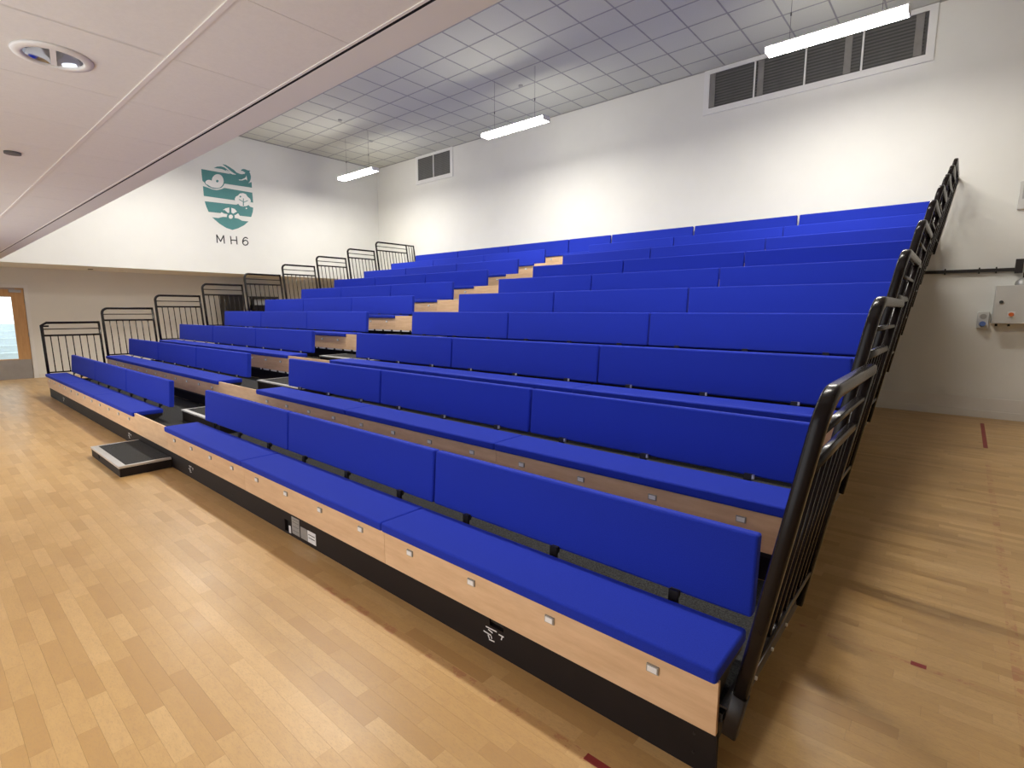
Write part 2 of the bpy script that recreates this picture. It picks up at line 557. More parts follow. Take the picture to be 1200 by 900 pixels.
struct('ceiling_recess', M_WALL, (RECESS_X, LEFT_X - 0.12, BULK_Y0, WALL_Y, LOW_Z, LOW_Z + 0.1))

# ---- door in the recessed left wall
door = struct('door_1', M_FRAME, (rx0 + 0.02, RECESS_X + 0.02, DY1, DY1 + 0.07, 0, DZ + 0.07), (rx0 + 0.02, RECESS_X + 0.02, DY0 - 0.07, DY0, 0, DZ + 0.07),
              (rx0 + 0.02, RECESS_X + 0.02, DY0, DY1, DZ, DZ + 0.07))
dx0, dx1 = RECESS_X - 0.05, RECESS_X - 0.006
PY0, PY1, PZ0, PZ1 = -0.42, 0.03, 0.46, 1.84
leaf = MB()
for b in ((dx0, dx1, DY0 + 0.004, PY0, 0.008, DZ - 0.004), (dx0, dx1, PY1, DY1 - 0.004, 0.008, DZ - 0.004), (dx0, dx1, PY0, PY1, 0.008, PZ0), (dx0, dx1, PY0, PY1, PZ1, DZ - 0.004)):
    leaf.box(*b)
lf = leaf.build('door_leaf', M_DOOR, door)
boxo('vision_pane', M_GLASS, lf, dx0 + 0.018, dx0 + 0.024, PY0, PY1, PZ0, PZ1)
boxo('kick_plate', M_STEEL, lf, dx1, dx1 + 0.003, DY0 + 0.01, DY1 - 0.008, 0.01, 0.44)
cl = boxo('door_closer', M_STEEL, door, dx1, dx1 + 0.05, 0.0, 0.2, DZ - 0.10, DZ - 0.04)
boxo('closer_arm', M_STEEL, cl, dx1 + 0.05, dx1 + 0.06, -0.28, 0.1, DZ - 0.03, DZ - 0.015)
for hz in (0.25, 1.0, 1.75):
    MB().cyl((dx1 + 0.006, DY1 - 0.004, hz - 0.05), (dx1 + 0.006, DY1 - 0.004, hz + 0.05), 0.008, 8).build('hinge', M_STEEL, door)
# stairwell beyond the door: pale steps rising away, open to the sky above
stairs = struct('stair_flight', M_STAIR, *[(RECESS_X - 0.9 - 0.28 * (k + 1), RECESS_X - 0.9 - 0.28 * k, -1.4, 0.9, -0.1, 0.17 * (k + 1)) for k in range(7)])
# glazed screen in the same wall (beyond the picture's edge)
win = struct('window_1', M_FRAME, *([(rx0 + 0.03, RECESS_X - 0.03, yv - 0.03, yv + 0.03, WZ0, WZ1) for yv in (WY0 + 0.03, WY0 + 0.95, WY1 - 0.03)]
                                   + [(rx0 + 0.03, RECESS_X - 0.03, WY0, WY1, WZ1 - 0.06, WZ1), (rx0 + 0.03, RECESS_X - 0.03, WY0, WY1, WZ0, WZ0 + 0.08)]))
for ya, yb in ((WY0 + 0.06, WY0 + 0.92), (WY0 + 0.98, WY1 - 0.06)):
    boxo('pane', M_GLASS, win, RECESS_X - 0.08, RECESS_X - 0.074, ya, yb, 0.08, WZ1 - 0.06)

# ================================================================== TIERS
def mesh_badge():
    me = MB().box(-0.0225, 0.0225, -0.007, 0.0, -0.0145, 0.0145).box(-0.018, 0.018, -0.010, -0.0069, -0.0105, 0.0105).mesh('seat_badge', M_PLATE)
    me.materials.append(M_BADGE)
    for p in me.polygons:
        if p.index >= 6:
            p.material_index = 1
    return me
ME_BADGE = mesh_badge()
LEN_R = (R_END - R_LEFT) / 3
LEN_L = (L_END - L_LEFT) / 3
def fascia_mesh(w, h, extra=0.0):
    return MB().box(-w / 2 + 0.0012, w / 2 - 0.0012, 0, 0.018, 0, h).mesh('fascia_panel', M_FASCIA)
ME_FR, ME_FL = fascia_mesh(LEN_R, 0.19), fascia_mesh(LEN_L, 0.19)
AISLE_W = R_LEFT - L_END
ME_FA = fascia_mesh(AISLE_W, 0.228)
ME_HOOK = MB().prism([(0.0, 0.0), (0.06, 0.0), (0.045, 0.026), (0.015, 0.026)], lambda a, b, d: (a, -0.002 + d, b), 0.016).mesh('hook', M_BLACK)
tiers = []
for r in range(10):
    oy, oz = r * DEPTH, r * RISE
    lab = '%s tier up of the stepped seating, charcoal deck behind beech fascia boards' % ORD[r]
    if r == 0:
        lab = 'lowest tier of the stepped seating, charcoal deck and brown-black kick panel on floor'
    if r == 9:
        lab = 'topmost tier of the stepped seating against the white back wall'
    t = thing('seating_tier', lab, 'seating tier', (0, oy, 0), 'tiers of the stepped seating')
    tiers.append(t)
    dz = DECK + oz
    back = DEPTH + 0.12 if r < 9 else WALL_Y - oy - 0.04
    boxo('deck', M_CARPET, t, L_LEFT - 0.01, R_END + 0.01, 0.025, back, dz - 0.03, dz)
    boxo('deck_beam', M_BLACK, t, L_LEFT, R_END, 0.02, 0.07, dz - 0.10, dz - 0.031)
    if r > 0:
        # dark panel painting in the shade of the open gap under the fascia
        boxo('riser_shade_panel', M_KICK, t, L_LEFT, R_END, 0.121, 0.135, dz - RISE + 0.002, dz - 0.031)
    # fascia boards and their seat number badges
    for side, me_f, end, ln, sgn in (('r', ME_FR, R_END, LEN_R, 1), ('l', ME_FL, L_END, LEN_L, 1)):
        for k in range(3):
            cx = end - ln * (k + 0.5)
            f = obj_from('fascia_panel', me_f, t, (cx, 0.0, 0.17 + oz))
            for q in range(4):
                bd = obj_from('seat_badge', ME_BADGE, f, (ln / 2 - ln / 4 * (q + 0.5), 0.0, 0.134))
    if True:
        obj_from('fascia_panel', ME_FA, t, ((R_LEFT + L_END) / 2, 0.0, 0.17 + oz))
    if 2 <= r < 9:
        # added white strip painting the bright gaps under the aisle board, behind dark hooks
        boxo('bright_gap_strip', M_LABEL, t, L_END - 0.9, R_LEFT, 0.004, 0.010, 0.148 + oz, 0.1695 + oz)
        for q in range(9):
            hx = L_END - 0.85 + 0.24 * q
            if hx < R_LEFT:
                obj_from('hook', ME_HOOK, t, (hx, 0, 0.145 + oz))
    # columns that carry the tier, set in from the ends
    if r > 0:
        h = dz - 0.10
        bh = 0.34 if r < 9 else 0.18
        me_p = MB().box(-0.03, 0.03, -0.03, 0.03, 0.0, h).box(-0.04, 0.04, -bh, bh, 0.0, 0.06).mesh('column', M_BLACK)
        for px in (-0.75, -2.9, -5.0, -7.0, -9.2, -11.3):
            obj_from('column', me_p, t, (px + 0.012 * r, 0.5 if r < 9 else 0.22, 0))
# kick panel of the lowest tier, with its slots, plates and prints
t0 = tiers[0]
KY = 0.012
kick = MB()
def kick_seg(a, b, z0, z1):
    kick.box(a, b, KY, KY + 0.02, z0, z1)
notches = [(-1.06, -0.975, 0.125, 0.17), (-3.035, -2.955, 0.015, 0.10)]
kick_seg(-1.06 + 0.085, R_END, 0.0, 0.17)
kick_seg(-1.06, -0.975, 0.0, 0.125)
kick_seg(-2.955, -1.06, 0.0, 0.17)
kick_seg(-3.035, -2.955, 0.0, 0.015); kick_seg(-3.035, -2.955, 0.10, 0.17)
kick_seg(L_LEFT + 0.05, -3.035, 0.0, 0.17)
ko = kick.build('kick_panel', M_KICK, t0)
boxo('slot_backing', M_DARK, ko, -3.06, -2.93, KY + 0.021, KY + 0.03, 0.005, 0.12)
boxo('slot_backing', M_DARK, ko, -1.08, -0.955, KY + 0.021, KY + 0.03, 0.11, 0.17)
boxo('pull_tag', M_LABEL, ko, -2.968, -2.945, KY - 0.004, KY - 0.0005, 0.018, 0.07)
boxo('rating_plate', M_PLATE, ko, -2.925, -2.82, KY - 0.002, KY, 0.026, 0.147)
boxo('rating_plate', M_PLATE, ko, -2.806, -2.718, KY - 0.002, KY, 0.027, 0.107)
lab_o = boxo('label_sticker', M_LABEL, ko, -2.712, -2.608, KY - 0.002, KY, 0.028, 0.108)
for z in (0.058, 0.08):
    boxo('printed_line', M_INK, lab_o, -2.70, -2.62, KY - 0.0026, KY - 0.0018, z, z + 0.005)
for z in (0.05, 0.08, 0.11, 0.13):
    boxo('printed_line', M_GRILLE, ko, -2.915, -2.83, KY - 0.0026, KY - 0.0018, z, z + 0.003)
def stroke_mesh(strokes, w, to3, d, name, mat):
    m = MB()
    for s in strokes:
        for (p, q) in zip(s[:-1], s[1:]):
            a, b = Vector(p), Vector(q)
            u = (b - a).normalized() * (w * 0.35)
            nrm = Vector((-u.y, u.x)).normalized() * w / 2
            m.prism([tuple(a - u + nrm), tuple(a - u - nrm), tuple(b + u - nrm), tuple(b + u + nrm)], to3, d)
    return m.mesh(name, mat)
CREST_TEAL = [[(3.533, 4.955), (3.689, 4.956), (3.903, 4.957), (4.093, 4.962), (4.204, 4.963), (4.318, 4.968), (4.393, 5.011), (4.477, 5.01), (4.552, 5.033), (4.576, 5.064), (4.545, 5.08), (4.514, 5.097), (4.466, 5.092), (4.485, 5.127), (4.524, 5.149), (4.571, 5.154), (4.634, 5.139), (4.709, 5.143), (4.679, 5.109), (4.698, 5.066), (4.711, 5.005), (4.701, 4.929), (4.669, 4.86), (4.631, 4.815), (4.719, 4.862), (4.718, 4.719), (4.044, 4.703), (4.01, 4.65), (3.946, 4.588), (3.854, 4.547), (3.756, 4.545), (3.661, 4.579), (3.589, 4.637), (3.539, 4.682), (3.532, 4.836)], [(3.82, 5.032), (3.893, 5.08), (3.993, 5.106), (4.072, 5.097), (4.169, 5.038), (4.297, 4.964), (4.204, 4.963), (4.107, 5.022), (4.009, 5.046), (3.909, 5.041)], [(4.027, 5.164), (4.107, 5.166), (4.196, 5.13), (4.295, 5.083), (4.353, 5.032), (4.456, 5.006), (4.37, 4.977), (4.289, 4.999), (4.21, 5.046), (4.133, 5.103)], [(3.541, 4.559), (3.658, 4.539), (3.753, 4.514), (3.852, 4.514), (3.953, 4.552), (4.037, 4.599), (4.718, 4.595), (4.723, 4.345), (4.667, 4.347), (4.263, 4.334), (3.543, 4.326)], [(3.551, 4.203), (4.297, 4.228), (4.341, 4.26), (4.385, 4.215), (4.454, 4.208), (4.551, 4.233), (4.601, 4.268), (4.637, 4.231), (4.719, 4.215), (4.693, 4.092), (4.648, 3.972), (4.363, 3.966), (3.912, 3.969), (3.625, 3.96), (3.582, 4.078)], [(3.698, 3.839), (3.843, 3.841), (3.945, 3.882), (4.047, 3.889), (4.127, 3.857), (4.232, 3.892), (4.316, 3.888), (4.418, 3.845), (4.573, 3.85), (4.454, 3.738), (4.299, 3.645), (4.159, 3.587), (4.008, 3.622), (3.853, 3.708)]]
CREST_WHITE = [[(4.028, 4.762), (4.018, 4.708), (3.994, 4.657), (3.96, 4.614), (3.919, 4.583), (3.875, 4.567), (3.833, 4.568), (3.796, 4.586), (3.768, 4.618), (3.751, 4.661), (3.748, 4.712), (3.759, 4.765), (3.782, 4.815), (3.815, 4.858), (3.856, 4.889), (3.9, 4.905), (3.942, 4.905), (3.98, 4.889), (4.008, 4.857), (4.025, 4.813)], [(3.764, 4.684), (3.754, 4.656), (3.729, 4.631), (3.695, 4.613), (3.659, 4.607), (3.627, 4.613), (3.606, 4.63), (3.6, 4.655), (3.61, 4.683), (3.634, 4.708), (3.668, 4.726), (3.704, 4.732), (3.736, 4.727), (3.758, 4.709)], [(3.608, 4.63), (3.738, 4.562), (3.855, 4.562), (3.979, 4.634), (3.903, 4.682), (3.688, 4.685)], [(4.393, 4.863), (4.468, 4.876), (4.556, 4.934), (4.579, 4.96), (4.593, 5.004), (4.604, 4.954), (4.61, 4.874), (4.576, 4.906), (4.488, 4.861), (4.413, 4.848)], [(4.099, 5.045), (4.208, 5.015), (4.319, 4.984), (4.266, 4.962), (4.185, 4.98), (4.117, 5.018)], [(4.266, 4.37), (4.295, 4.427), (4.356, 4.468), (4.401, 4.522), (4.477, 4.547), (4.55, 4.531), (4.589, 4.474), (4.651, 4.43), (4.668, 4.364), (4.605, 4.32), (4.608, 4.274), (4.552, 4.244), (4.455, 4.226), (4.385, 4.224), (4.342, 4.266), (4.279, 4.267)], [(3.962, 4.054), (4.032, 4.106), (4.117, 4.133), (4.109, 4.012), (4.058, 3.984)], [(4.167, 4.135), (4.248, 4.116), (4.3, 4.055), (4.202, 3.993), (4.159, 4.019)], [(3.925, 3.995), (4.044, 3.937), (4.046, 3.895), (3.925, 3.883), (3.869, 3.938)], [(4.321, 4.02), (4.353, 3.978), (4.364, 3.92), (4.234, 3.907), (4.222, 3.948)], [(4.558, 4.177), (4.552, 4.162), (4.537, 4.154), (4.524, 4.158), (4.519, 4.171), (4.526, 4.186), (4.54, 4.193), (4.553, 4.19)]]
CREST_MARK = [[(3.907, 4.738), (3.902, 4.722), (3.89, 4.709), (3.875, 4.702), (3.86, 4.703), (3.85, 4.713), (3.847, 4.727), (3.852, 4.743), (3.864, 4.757), (3.879, 4.764), (3.894, 4.762), (3.904, 4.753)], [(4.428, 4.448), (4.423, 4.435), (4.412, 4.426), (4.399, 4.424), (4.389, 4.43), (4.385, 4.442), (4.39, 4.455), (4.401, 4.464), (4.415, 4.466), (4.425, 4.46)], [(4.47, 4.413), (4.487, 4.415), (4.479, 4.229), (4.453, 4.225)], [(4.371, 4.38), (4.473, 4.335), (4.472, 4.317), (4.365, 4.363)], [(4.583, 4.383), (4.591, 4.37), (4.477, 4.305), (4.479, 4.323)], [(4.231, 3.923), (4.224, 3.892), (4.208, 3.863), (4.185, 3.839), (4.158, 3.822), (4.128, 3.813), (4.099, 3.814), (4.073, 3.825), (4.054, 3.844), (4.042, 3.869), (4.04, 3.898), (4.046, 3.929), (4.062, 3.958), (4.084, 3.982), (4.112, 3.999), (4.141, 4.008), (4.171, 4.007), (4.196, 3.997), (4.216, 3.978), (4.228, 3.953)], [(3.973, 4.039), (3.991, 4.062), (4.104, 3.97), (4.081, 3.941)], [(4.285, 4.053), (4.301, 4.034), (4.185, 3.947), (4.172, 3.97)], [(4.127, 4.119), (4.156, 4.123), (4.145, 3.975), (4.12, 3.972)], [(3.589, 4.637), (3.661, 4.579), (3.756, 4.551), (3.855, 4.556), (3.947, 4.598), (4.019, 4.682), (4.026, 4.667), (3.956, 4.585), (3.854, 4.543), (3.755, 4.535), (3.656, 4.562), (3.584, 4.62)]]
LETTERS = {'M': [[(3.77, 3.423), (3.77, 3.236)], [(3.77, 3.423), (3.852, 3.272)], [(3.852, 3.272), (3.933, 3.423)], [(3.933, 3.423), (3.938, 3.236)]], 'H': [[(4.098, 3.421), (4.106, 3.236)], [(4.242, 3.431), (4.246, 3.244)], [(4.102, 3.332), (4.244, 3.333)]], '6': [[(4.519, 3.409), (4.492, 3.432), (4.46, 3.432), (4.426, 3.407), (4.399, 3.361), (4.388, 3.312), (4.395, 3.269), (4.42, 3.241), (4.457, 3.235), (4.496, 3.251), (4.52, 3.286), (4.522, 3.319), (4.502, 3.35), (4.466, 3.362), (4.427, 3.348), (4.396, 3.31)]]}
KICK_PRINT = [[(-1.082, 0.11), (-1.018, 0.111)], [(-1.067, 0.101), (-1.043, 0.095)], [(-1.096, 0.082), (-1.053, 0.079)], [(-1.069, 0.073), (-1.062, 0.06)], [(-1.05, 0.075), (-1.047, 0.066)], [(-1.062, 0.054), (-1.032, 0.056)], [(-1.002, 0.104), (-0.975, 0.104)], [(-0.983, 0.1), (-0.988, 0.086)]]
CREST_HUB = [[(4.187, 3.918), (4.181, 3.897), (4.169, 3.878), (4.151, 3.864), (4.131, 3.858), (4.111, 3.859), (4.095, 3.869), (4.085, 3.884), (4.083, 3.904), (4.088, 3.925), (4.101, 3.943), (4.118, 3.957), (4.138, 3.964), (4.158, 3.962), (4.174, 3.953), (4.184, 3.937)]]

me_kp = stroke_mesh([[(x + 1.05, z) for x, z in s] for s in KICK_PRINT], 0.0055, lambda a, b, d: (a, KY - 0.001 + d, b), 0.0009, 'white_print', M_LABEL)
for px in (-1.05, -4.88, -6.89, -10.75):
    obj_from('white_print', me_kp, ko, (px, 0, 0))
me_sc = MB().cyl((0, KY - 0.003, 0), (0, KY + 0.001, 0), 0.005, 8).mesh('screw', M_BLACK)
for px in (-0.11, -3.93, -3.98, -7.5):
    for z in (0.06, 0.13):
        obj_from('screw', me_sc, ko, (px, 0, z))

# ================================================================== BENCHES
def bench_proto(ln, gap, seat_ln=None):
    w = ln / 2 - gap / 2
    sw = ln / 2 - 0.002
    seat = bevel_mesh('seat_cushion', M_FAB, (-sw, sw, -0.022, 0.285, 0.36, 0.412), 0.012, 3)
    bk = bevel_mesh('backrest', M_FAB, (-w, w, 0.0, 0.055, 0.0, 0.318), 0.013, 3)
    return seat, bk
BENCH = {}
def make_bench_meshes(key, ln, gap):
    seat, bk = bench_proto(ln, gap)
    base = MB().box(-ln / 2 + 0.01, ln / 2 - 0.01, 0.03, 0.275, 0.335, 0.3595).mesh('seat_base', M_BLACK)
    BENCH[key] = (seat, bk, base)
make_bench_meshes('R', LEN_R, 0.014)
make_bench_meshes('L', LEN_L, 0.014)
make_bench_meshes('R9', LEN_R, 0.034)
make_bench_meshes('L9', LEN_L, 0.010)
make_bench_meshes('A9', AISLE_W, 0.034)
# steel arm that runs from under the seat up behind the backrest
ME_ARM = (MB().box(-0.02, 0.02, 0.25, 0.335, 0.342, 0.358).box(-0.02, 0.02, 0.325, 0.337, 0.342, 0.43)
          .prism([(0.337, 0.40), (0.349, 0.40), (0.449, 0.66), (0.437, 0.66)], lambda a, b, d: (-0.02 + d, a, b), 0.04)).mesh('backrest_arm', M_BLACK)
ME_ARMPLATE = MB().box(0.021, 0.032, 0.322, 0.336, 0.408, 0.43).mesh('arm_plate', M_ALU)
ME_LEG = MB().prism([(0.05, DECK), (0.10, DECK), (0.27, 0.33), (0.27, 0.3345), (0.04, 0.3345)], lambda a, b, d: (-0.006 + d, a, b), 0.012).mesh('leg', M_BLACK)
def add_bench(r, key, cx, ln, label):
    seat, bk, base = BENCH[key]
    oy, oz = r * DEPTH, r * RISE
    t = thing('upholstered_bench', label, 'bench', (cx, oy, DECK + oz), 'blue upholstered benches')
    # children are modelled with z measured from the room floor of the first row
    obj_from('seat_base', base, t, (0, 0, -DECK))
    weighted(obj_from('seat_cushion', seat, t, (0, 0, -DECK)))
    b = weighted(obj_from('backrest', bk, t, (0, 0.347, 0.415 - DECK)))
    b.rotation_euler = (-0.075, 0, 0)
    if r == 9:
        b.location = (0, 0.322, 0.443 - DECK)
    n = 3 if ln > 1.5 else 2
    for k in range(n):
        x = ln / 2 - ln / n * (k + 0.5)
        a = obj_from('backrest_arm', ME_ARM, t, (x, 0, -DECK))
        if r in (1, 2):
            obj_from('arm_plate', ME_ARMPLATE, a, (0, 0, 0))
    for x in (-ln / 2 + 0.03, ln / 2 - 0.03):
        obj_from('leg', ME_LEG, t, (x, 0, -DECK))
    return t
POS = {'R': ['against the control box side rail', 'middle of three toward the control box side', 'beside the aisle on the control box side'],
       'L': ['beside the aisle on the crest wall side', 'middle of three toward the crest wall', 'against the crest wall side rail']}
for r in range(10):
    for key, end, ln in (('R', R_END, LEN_R), ('L', L_END, LEN_L)):
        for k in range(3):
            add_bench(r, key + ('9' if r == 9 else ''), end - ln * (k + 0.5), ln, 'blue upholstered bench, %s row up, %s' % (ORD[r], POS[key][k]))
add_bench(9, 'A9', (R_LEFT + L_END) / 2, AISLE_W, 'short blue upholstered bench closing the aisle in the topmost row')

# ================================================================== AISLE STEPS
AX0, AX1 = L_END - 0.02, R_LEFT + 0.03
for r in range(9):
    oy, oz = r * DEPTH, r * RISE
    t = thing('aisle_step', 'carpeted half step with aluminium nosing in the aisle on the %s tier' % ORD[r], 'step', (0, oy, DECK + oz), 'aisle half steps')
    y0, y1, h = 0.47, DEPTH + 0.10, 0.133
    boxo('body', M_KICK, t, AX0 + 0.004, AX1 - 0.004, y0 + 0.01, y1, 0.0005, h - 0.012)
    boxo('tread', M_CARPET, t, AX0 + 0.03, AX1 - 0.03, y0 + 0.05, y1, h - 0.012, h - 0.002)
    boxo('nosing', M_ALU, t, AX0, AX1, y0, y0 + 0.05, h - 0.016, h)
    for a, b in ((AX0, AX0 + 0.03), (AX1 - 0.03, AX1)):
        boxo('edge_trim', M_ALU, t, a, b, y0 + 0.05, y1, h - 0.016, h)
t = thing('floor_step', 'low black step box with aluminium edges on the wooden floor at the aisle', 'step', (-5.94, 0, 0))
fx0, fx1, fy0, fy1, fh = -0.56, 0.56, -0.425, 0.005, 0.104
boxo('body', M_KICK, t, fx0 + 0.006, fx1 - 0.006, fy0 + 0.006, fy1, 0.0005, fh - 0.018)
boxo('tread', M_CARPET, t, fx0 + 0.03, fx1 - 0.03, fy0 + 0.06, fy1, fh - 0.018, fh - 0.003)
boxo('nosing', M_ALU, t, fx0, fx1, fy0, fy0 + 0.06, fh - 0.02, fh)
for a, b in ((fx0, fx0 + 0.03), (fx1 - 0.03, fx1)):
    boxo('edge_trim', M_ALU, t, a, b, fy0 + 0.06, fy1, fh - 0.02, fh)
MB().cyl((fx0 + 0.33, fy0 + 0.002, 0.055), (fx0 + 0.33, fy0 + 0.0065, 0.055), 0.022, 16).build('finger_hole', M_DARK, t)

# ================================================================== GUARD RAILS
def rsec(w, h, r=0.3, n=3):
    """rounded rectangle section, w along side vector, h along up vector"""
    out = []
    rr = min(w, h) * r
    for cx, cy, a0 in ((w / 2 - rr, h / 2 - rr, 0), (-w / 2 + rr, h / 2 - rr, 90), (-w / 2 + rr, -h / 2 + rr, 180), (w / 2 - rr, -h / 2 + rr, 270)):
        for i in range(n + 1):
            a = math.radians(a0 + 90 * i / n)
            out.append((cx + rr * math.cos(a), cy + rr * math.sin(a)))
    return out
LEAN = 0.17
def rail_meshes(side, last=False, square=False):
    W = 1.06 if last else 0.84
    P = lambda yv, z: (side * LEAN * z, yv, z)
    S = (1, 0, 0)
    out = []
    # front post bending over into the hand rail
    path = [P(0.0, 0.0), P(0.0, 0.5)]
    R_ = 0.10
    if square:
        path += [P(0.0, 1.075), P(0.075, 1.12)]
    else:
        for i in range(9):
            a = math.radians(90 * i / 8)
            path.append(P(R_ - R_ * math.cos(a), 1.12 - R_ + R_ * math.sin(a)))
    path += [P(W * 0.6, 1.12), P(W + 0.012, 1.12)]
    out.append(('hand_rail', MB().sweep(path, rsec(0.044, 0.042), S).mesh('hand_rail', M_RAIL), M_RAIL))
    out.append(('post', MB().sweep([P(W, 0.06), P(W, 0.6), P(W, 1.11)], rsec(0.036, 0.036), S).mesh('post', M_RAIL), M_RAIL))
    for z, h in ((1.005, 0.018), (0.89, 0.034)):
        out.append(('cross_rail', MB().sweep([P(0.0, z), P(W / 2, z), P(W, z)], rsec(0.03, h), S).mesh('cross_rail', M_RAIL), M_RAIL))
    out.append(('cross_rail', MB().sweep([P(0.0, 0.225), P(W, 0.225)], rsec(0.03, 0.024), S).mesh('cross_rail', M_RAIL), M_RAIL))
    n = int(round(W / 0.105)) - 1
    for k in range(n):
        yv = W * (k + 1) / (n + 1)
        out.append(('baluster', MB().sweep([P(yv, 0.225), P(yv, 0.89)], rsec(0.016, 0.016), S).mesh('baluster', M_RAIL), M_RAIL))
    if last:
        for z, h in ((1.12, 0.034), (0.225, 0.024)):
            out.append(('cross_rail', MB().sweep([P(W, z), P(W + 0.28, z)], rsec(0.034, h), S).mesh('cross_rail', M_RAIL), M_RAIL))
        out.append(('post', MB().sweep([P(W + 0.28, 0.06), P(W + 0.28, 1.137)], rsec(0.034, 0.034), S).mesh('post', M_RAIL), M_RAIL))
        for k in (1, 2):
            yv = W + 0.28 * k / 3
            out.append(('baluster', MB().sweep([P(yv, 0.225), P(yv, 1.12)], rsec(0.016, 0.016), S).mesh('baluster', M_RAIL), M_RAIL))
    # socket, mounting channel and bolts
    out.append(('socket', MB().sweep([P(0, -0.02), P(0, 0.13)], rsec(0.047, 0.047, 0.15), S).mesh('socket', M_BLACK), M_BLACK))
    ch = MB().box(-0.006, 0.006, -0.02, W + 0.03, 0.035, 0.078)
    ch.box(min(0, -side * 0.035), max(0, -side * 0.035), -0.02, W + 0.03, 0.070, 0.078)
    out.append(('mounting_channel', ch.mesh('mounting_channel', M_BLACK), M_BLACK))
    for k in range(5):
        yv = 0.01 + (W / 4) * k
        out.append(('bolt', MB().cyl((side * 0.004, yv, 0.055), (side * 0.014, yv, 0.055), 0.007, 8).mesh('bolt', M_ALU), M_ALU))
    if square:
        out.append(('hinge_bracket', MB().box(side * 0.19 - 0.03, side * 0.19 + 0.03, 0.0, 0.10, 1.045, 1.075).mesh('hinge_bracket', M_RAIL), M_RAIL))
    return out
for side, bx, who in ((1, 0.0, 'control box'), (-1, -12.04, 'crest wall')):
    sets = {False: rail_meshes(side), True: rail_meshes(side, last=True)}
    sq = rail_meshes(side, square=True)
    for i in range(9):
        parts = sq if (i == 0 and side < 0) else sets[i == 8]
        extra = ', widest' if i == 8 else (', square front corner' if i == 0 and side < 0 else '')
        t = thing('guard_rail', 'black tubular guard rail, %s tier up on the %s side%s' % (ORD[i], who, extra), 'guard rail', (bx, 0.035 + i * DEPTH, 0.20 + i * RISE), 'guard rails up the sides of the seating')
        for nm, me, _m in parts:
            obj_from(nm, me, t)

# ================================================================== CREST ON THE LEFT WALL
wx = LEFT_X
c = thing('wall_crest', 'teal shield crest with bird, shell, tree and wheel above black MH6 letters', 'wall sign', (wx, 4.13, 4.3))
def crest_part(name, pts, mat, lift):
    MB().prism([(p[0] - 4.13, p[1] - 4.3) for p in pts], lambda a, b, d: (lift + d, a, b), 0.0015).build(name, mat, c)
for pts, nm in zip(CREST_TEAL, ('shield_band', 'wing', 'wing', 'shield_band', 'shield_band', 'shield_band')):
    crest_part(nm, pts, M_TEAL, 0.0005 if nm == 'shield_band' else 0.0008)
for k, pts in enumerate(CREST_WHITE):
    crest_part('white_motif', pts, M_VWHITE, 0.0025 + 0.0004 * k)
for k, pts in enumerate(CREST_MARK):
    crest_part('motif_line', pts, M_TEAL, 0.0085 + 0.0004 * k)
for pts in CREST_HUB:
    crest_part('white_motif', pts, M_VWHITE, 0.0135)
for ch, strokes in LETTERS.items():
    me = stroke_mesh([[(p[0] - 4.13, p[1] - 4.3) for p in s] for s in strokes], 0.026, lambda a, b, d: (0.0006 + d, a, b), 0.002, 'letter', M_INK)
    obj_from('letter', me, c)

# ================================================================== VENTS ON THE BACK WALL
def vent(label, x0, x1, z0, z1, n, deep):
    fy = WALL_Y
    t = thing('wall_vent', label, 'vent', ((x0 + x1) / 2, fy, z0))
    ox, oz = (x0 + x1) / 2, z0
    W, Hh = x1 - x0, z1 - z0
    b = 0.10
    boxo('back_plate', M_GRILLE3, t, -W / 2, W / 2, -0.012, -0.001, 0, Hh)
    m = MB()
    m.box(-W / 2 - b, W / 2 + b, -0.03, -0.001, -b, 0).box(-W / 2 - b, W / 2 + b, -0.03, -0.001, Hh, Hh + 0.07)
    m.box(-W / 2 - b, -W / 2, -0.03, -0.001, 0, Hh).box(W / 2, W / 2 + b, -0.03, -0.001, 0, Hh)
    m.build('frame', M_FRAME, t)
    for k in range(1, n):
        x = -W / 2 + W * k / n
        boxo('mullion', M_FRAME, t, x - 0.012, x + 0.012, -0.04, -0.012, 0, Hh)
    if deep:
        slat = MB().prism([(-0.030, 0.0), (-0.014, 0.03), (-0.012, 0.03), (-0.028, 0.0)], lambda a, bb, d: (d, a, bb), W / n - 0.05).mesh('louvre_slat', M_GRILLE)
        for k in range(n):
            x = -W / 2 + W * k / n + 0.02
            for q in range(11):
                obj_from('louvre_slat', slat, t, (x, 0, 0.03 + q * (Hh - 0.06) / 11))
        for x in (-W / 2 + 0.06, -W / 2 + W / n + 0.10, W / 2 - 0.10, -W / 2 + 2 * W / n + 0.6):
            boxo('duct_strip', M_GRILLE2, t, x - 0.05, x + 0.05, -0.034, -0.031, 0.01, Hh - 0.01)
    else:
        sl = MB().box(-W / 2 + 0.01, -0.02, -0.022, -0.013, 0, 0.02).box(0.02, W / 2 - 0.01, -0.022, -0.013, 0, 0.02).mesh('louvre_slat', M_GRILLE)
        for q in range(16):
            obj_from('louvre_slat', sl, t, (0, 0, 0.012 + q * (Hh - 0.02) / 16))
vent('long dark four-bay louvred vent with white frame high on the back wall', -3.51, -0.335, 5.265, 5.862, 4, True)
vent('small dark two-bay vent with white frame high on the back wall', -11.92, -10.553, 5.272, 5.868, 2, False)

